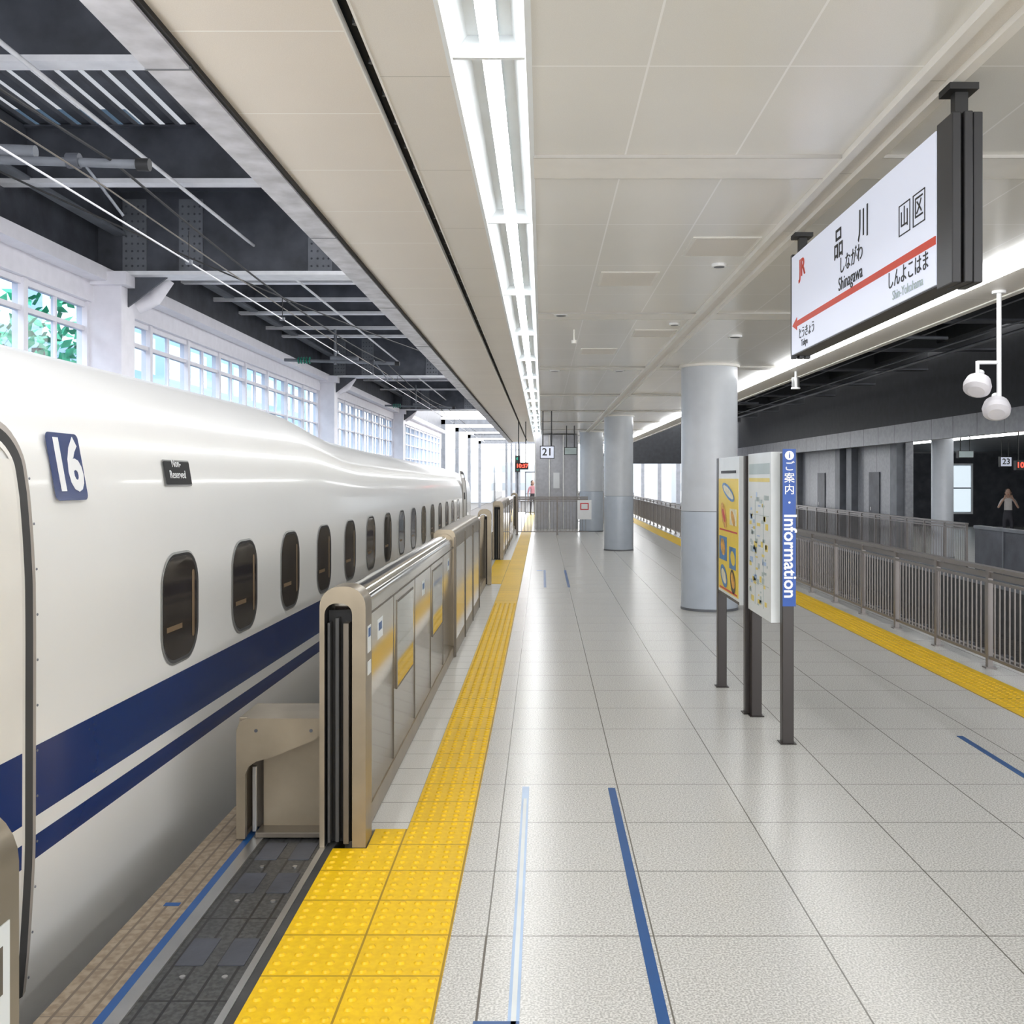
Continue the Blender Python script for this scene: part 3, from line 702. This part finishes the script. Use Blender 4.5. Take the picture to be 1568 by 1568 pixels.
# speakers
e=empty('public_address_speaker',(3.4,7.5,2.3)); O=(3.4,7.5,2.3)
b=LB(O); b.cyl((3.38,7.5,2.2),(3.38,7.5,ZC-.02),.017,m_white,12); b.cyl((3.38,7.5,ZC-.04),(3.38,7.5,ZC-.02),.05,m_white,14)
b.cyl((3.38,7.5,2.50),(3.22,7.5,2.50),.014,m_white,10); b.cyl((3.22,7.5,2.51),(3.22,7.5,2.40),.014,m_white,10); b.obj('pole',e)
for i,(x,z) in enumerate(((3.22,2.33),(3.36,2.16))):
    b=LB(O)
    d=Vector((-.35,-.45,-.8)).normalized() if i==0 else Vector((-.2,-.5,-.7)).normalized(); c=Vector((x,7.5,z))
    seq=[(-.10,.035),(-.07,.05),(-.05,.085),(0,.10),(.04,.095),(.06,.06),(.062,.0)]
    for (t0,r0),(t1,r1) in zip(seq,seq[1:]): b.cyl(c+d*t0,c+d*t1,r0,m_lw,20,r1=max(r1,.001),caps=False)
    b.cyl(c+d*-.13,c+d*-.095,.03,m_white,12); b.obj('horn_%d'%i,e)
for y in (13.2,19):
    b=MB(); b.cyl((3.3,y,2.95),(3.3,y,ZC-.02),.015,m_white,8); b.cyl((3.3,y,2.82),(3.3,y,2.95),.05,m_alu,14); b.cyl((3.3,y,2.80),(3.3,y,2.82),.06,m_white,14); b.obj('pendant_lamp')
# far equipment room
b=MB(); b.box(-.25,1.15,32.5,35,.002,ZC-.03,m_room)
for x in (-.25,.2,.65,1.11): b.box(x,x+.04,32.46,32.5,.002,ZC-.03,m_alu)
b.box(.35,.55,32.44,32.48,1.3,1.8,m_white); b.obj('equipment_room')

# ---------------------------------------------------------------- people
def person(name,x,y,z,ang,hgt,top,bot,pose):
    R=Matrix.Translation((x,y,z))@Matrix.Rotation(ang,4,'Z')@Matrix.Diagonal((hgt/1.7,hgt/1.7,hgt/1.7,1))
    J=[(0,0,.92,.135),(0,0,1.08,.115),(0,0,1.28,.13),(0,0,1.42,.08),(0,-.01,1.50,.052)]
    E=[(0,1,0),(1,2,1),(2,3,1),(3,4,2)]
    hands=[]
    for s in (-1,1):
        k=len(J)
        if pose=='raised': el=(s*.27,-.12,1.15); wr=(s*.12,-.25,1.42)
        else: el=(s*.23,.03,1.10); wr=(s*.24,-.06,.86)
        J+= [(s*.16,0,1.38,.06),(el[0],el[1],el[2],.042),(wr[0],wr[1],wr[2],.028)]
        E+= [(3,k,1),(k,k+1,1),(k+1,k+2,2)]
        hands.append((Vector(wr),(Vector(wr)-Vector(el)).normalized(),s))
        k=len(J); J+=[(s*.09,0,.86,.095),(s*.10,-.02,.48,.062),(s*.10,.02,.09,.04),(s*.11,-.13,.04,.035)]
        E+=[(0,k,0),(k,k+1,0),(k+1,k+2,0),(k+2,k+3,3)]
    me=bpy.data.meshes.new(name); me.from_pydata([j[:3] for j in J],[e_[:2] for e_ in E],[])
    t=bpy.data.objects.new(name+'_tmp',me); C.collection.objects.link(t)
    t.modifiers.new('s','SKIN'); t.modifiers.new('u','SUBSURF').levels=2
    for i,sv in enumerate(me.skin_vertices[0].data): sv.radius=(J[i][3],J[i][3]*.8); sv.use_root=(i==0)
    C.view_layer.update(); m2=bpy.data.meshes.new_from_object(t.evaluated_get(C.evaluated_depsgraph_get())); bpy.data.objects.remove(t)
    m2.materials.clear()
    for m in (bot,top,m_skin,m_ink): m2.materials.append(m)
    for p in m2.polygons:
        p.use_smooth=True; best=9
        for a,c,k in E:
            A=Vector(J[a][:3]);B=Vector(J[c][:3]); tt=max(0,min(1,(p.center-A).dot(B-A)/(B-A).length_squared)); d=(A+(B-A)*tt-p.center).length
            if d<best: best=d;p.material_index=k
    e=empty(name); e.matrix_world=R
    o=bpy.data.objects.new('body',m2); C.collection.objects.link(o); o.parent=e
    b=MB(); b.ell((0,-.015,1.60),(.075,.09,.115),m_skin,20,14); b.ell((0,.02,1.63),(.088,.095,.105),m_hair,18,12); b.ell((0,.05,1.52),(.08,.055,.12),m_hair,14,10)
    b.cyl((0,-.10,1.60),(0,-.115,1.575),.008,m_skin,8,r1=.014); b.ell((0,-.092,1.545),(.022,.006,.006),m_red,8,6)
    for s in (-1,1): b.ell((s*.03,-.092,1.605),(.011,.008,.006),m_ink,8,6); b.ell((s*.082,-.01,1.59),(.012,.02,.03),m_skin,8,6)
    b.obj('head',e)
    b=MB()
    for wr,d,s in hands:
        side=d.cross(Vector((0,1,0))).normalized(); nn=d.cross(side)
        b.cyl(wr,wr+d*.09,.026,m_skin,10,r1=.034)
        for i,l in enumerate((.06,.075,.08,.07,.055)):
            if i==0: p0=wr+d*.03+side*.03*s; p1=p0+(d+side*s).normalized()*.035; p2=p1+(d*.8+nn*.5).normalized()*.03
            else: p0=wr+d*.085+side*(.03-.02*(i-1))*s; p1=p0+d*l*.5; p2=p1+(d+nn*.7).normalized()*l*.5
            b.cyl(p0,p1,.009,m_skin,8); b.cyl(p1,p2,.009,m_skin,8,r1=.006)
    b.obj('hands',e); return e
m_tw=mat('cloth_white',(.62,.59,.57),.8); m_tp=mat('cloth_pink',(.6,.28,.32),.8); m_tk=mat('cloth_dark',(.04,.04,.05),.8)
person('woman',13.1,28.5,ZR,-.4,1.62,m_tw,m_tk,'raised')
person('person_standing',-.42,43.5,0.001,.3,1.5,m_tp,m_tk,'down')
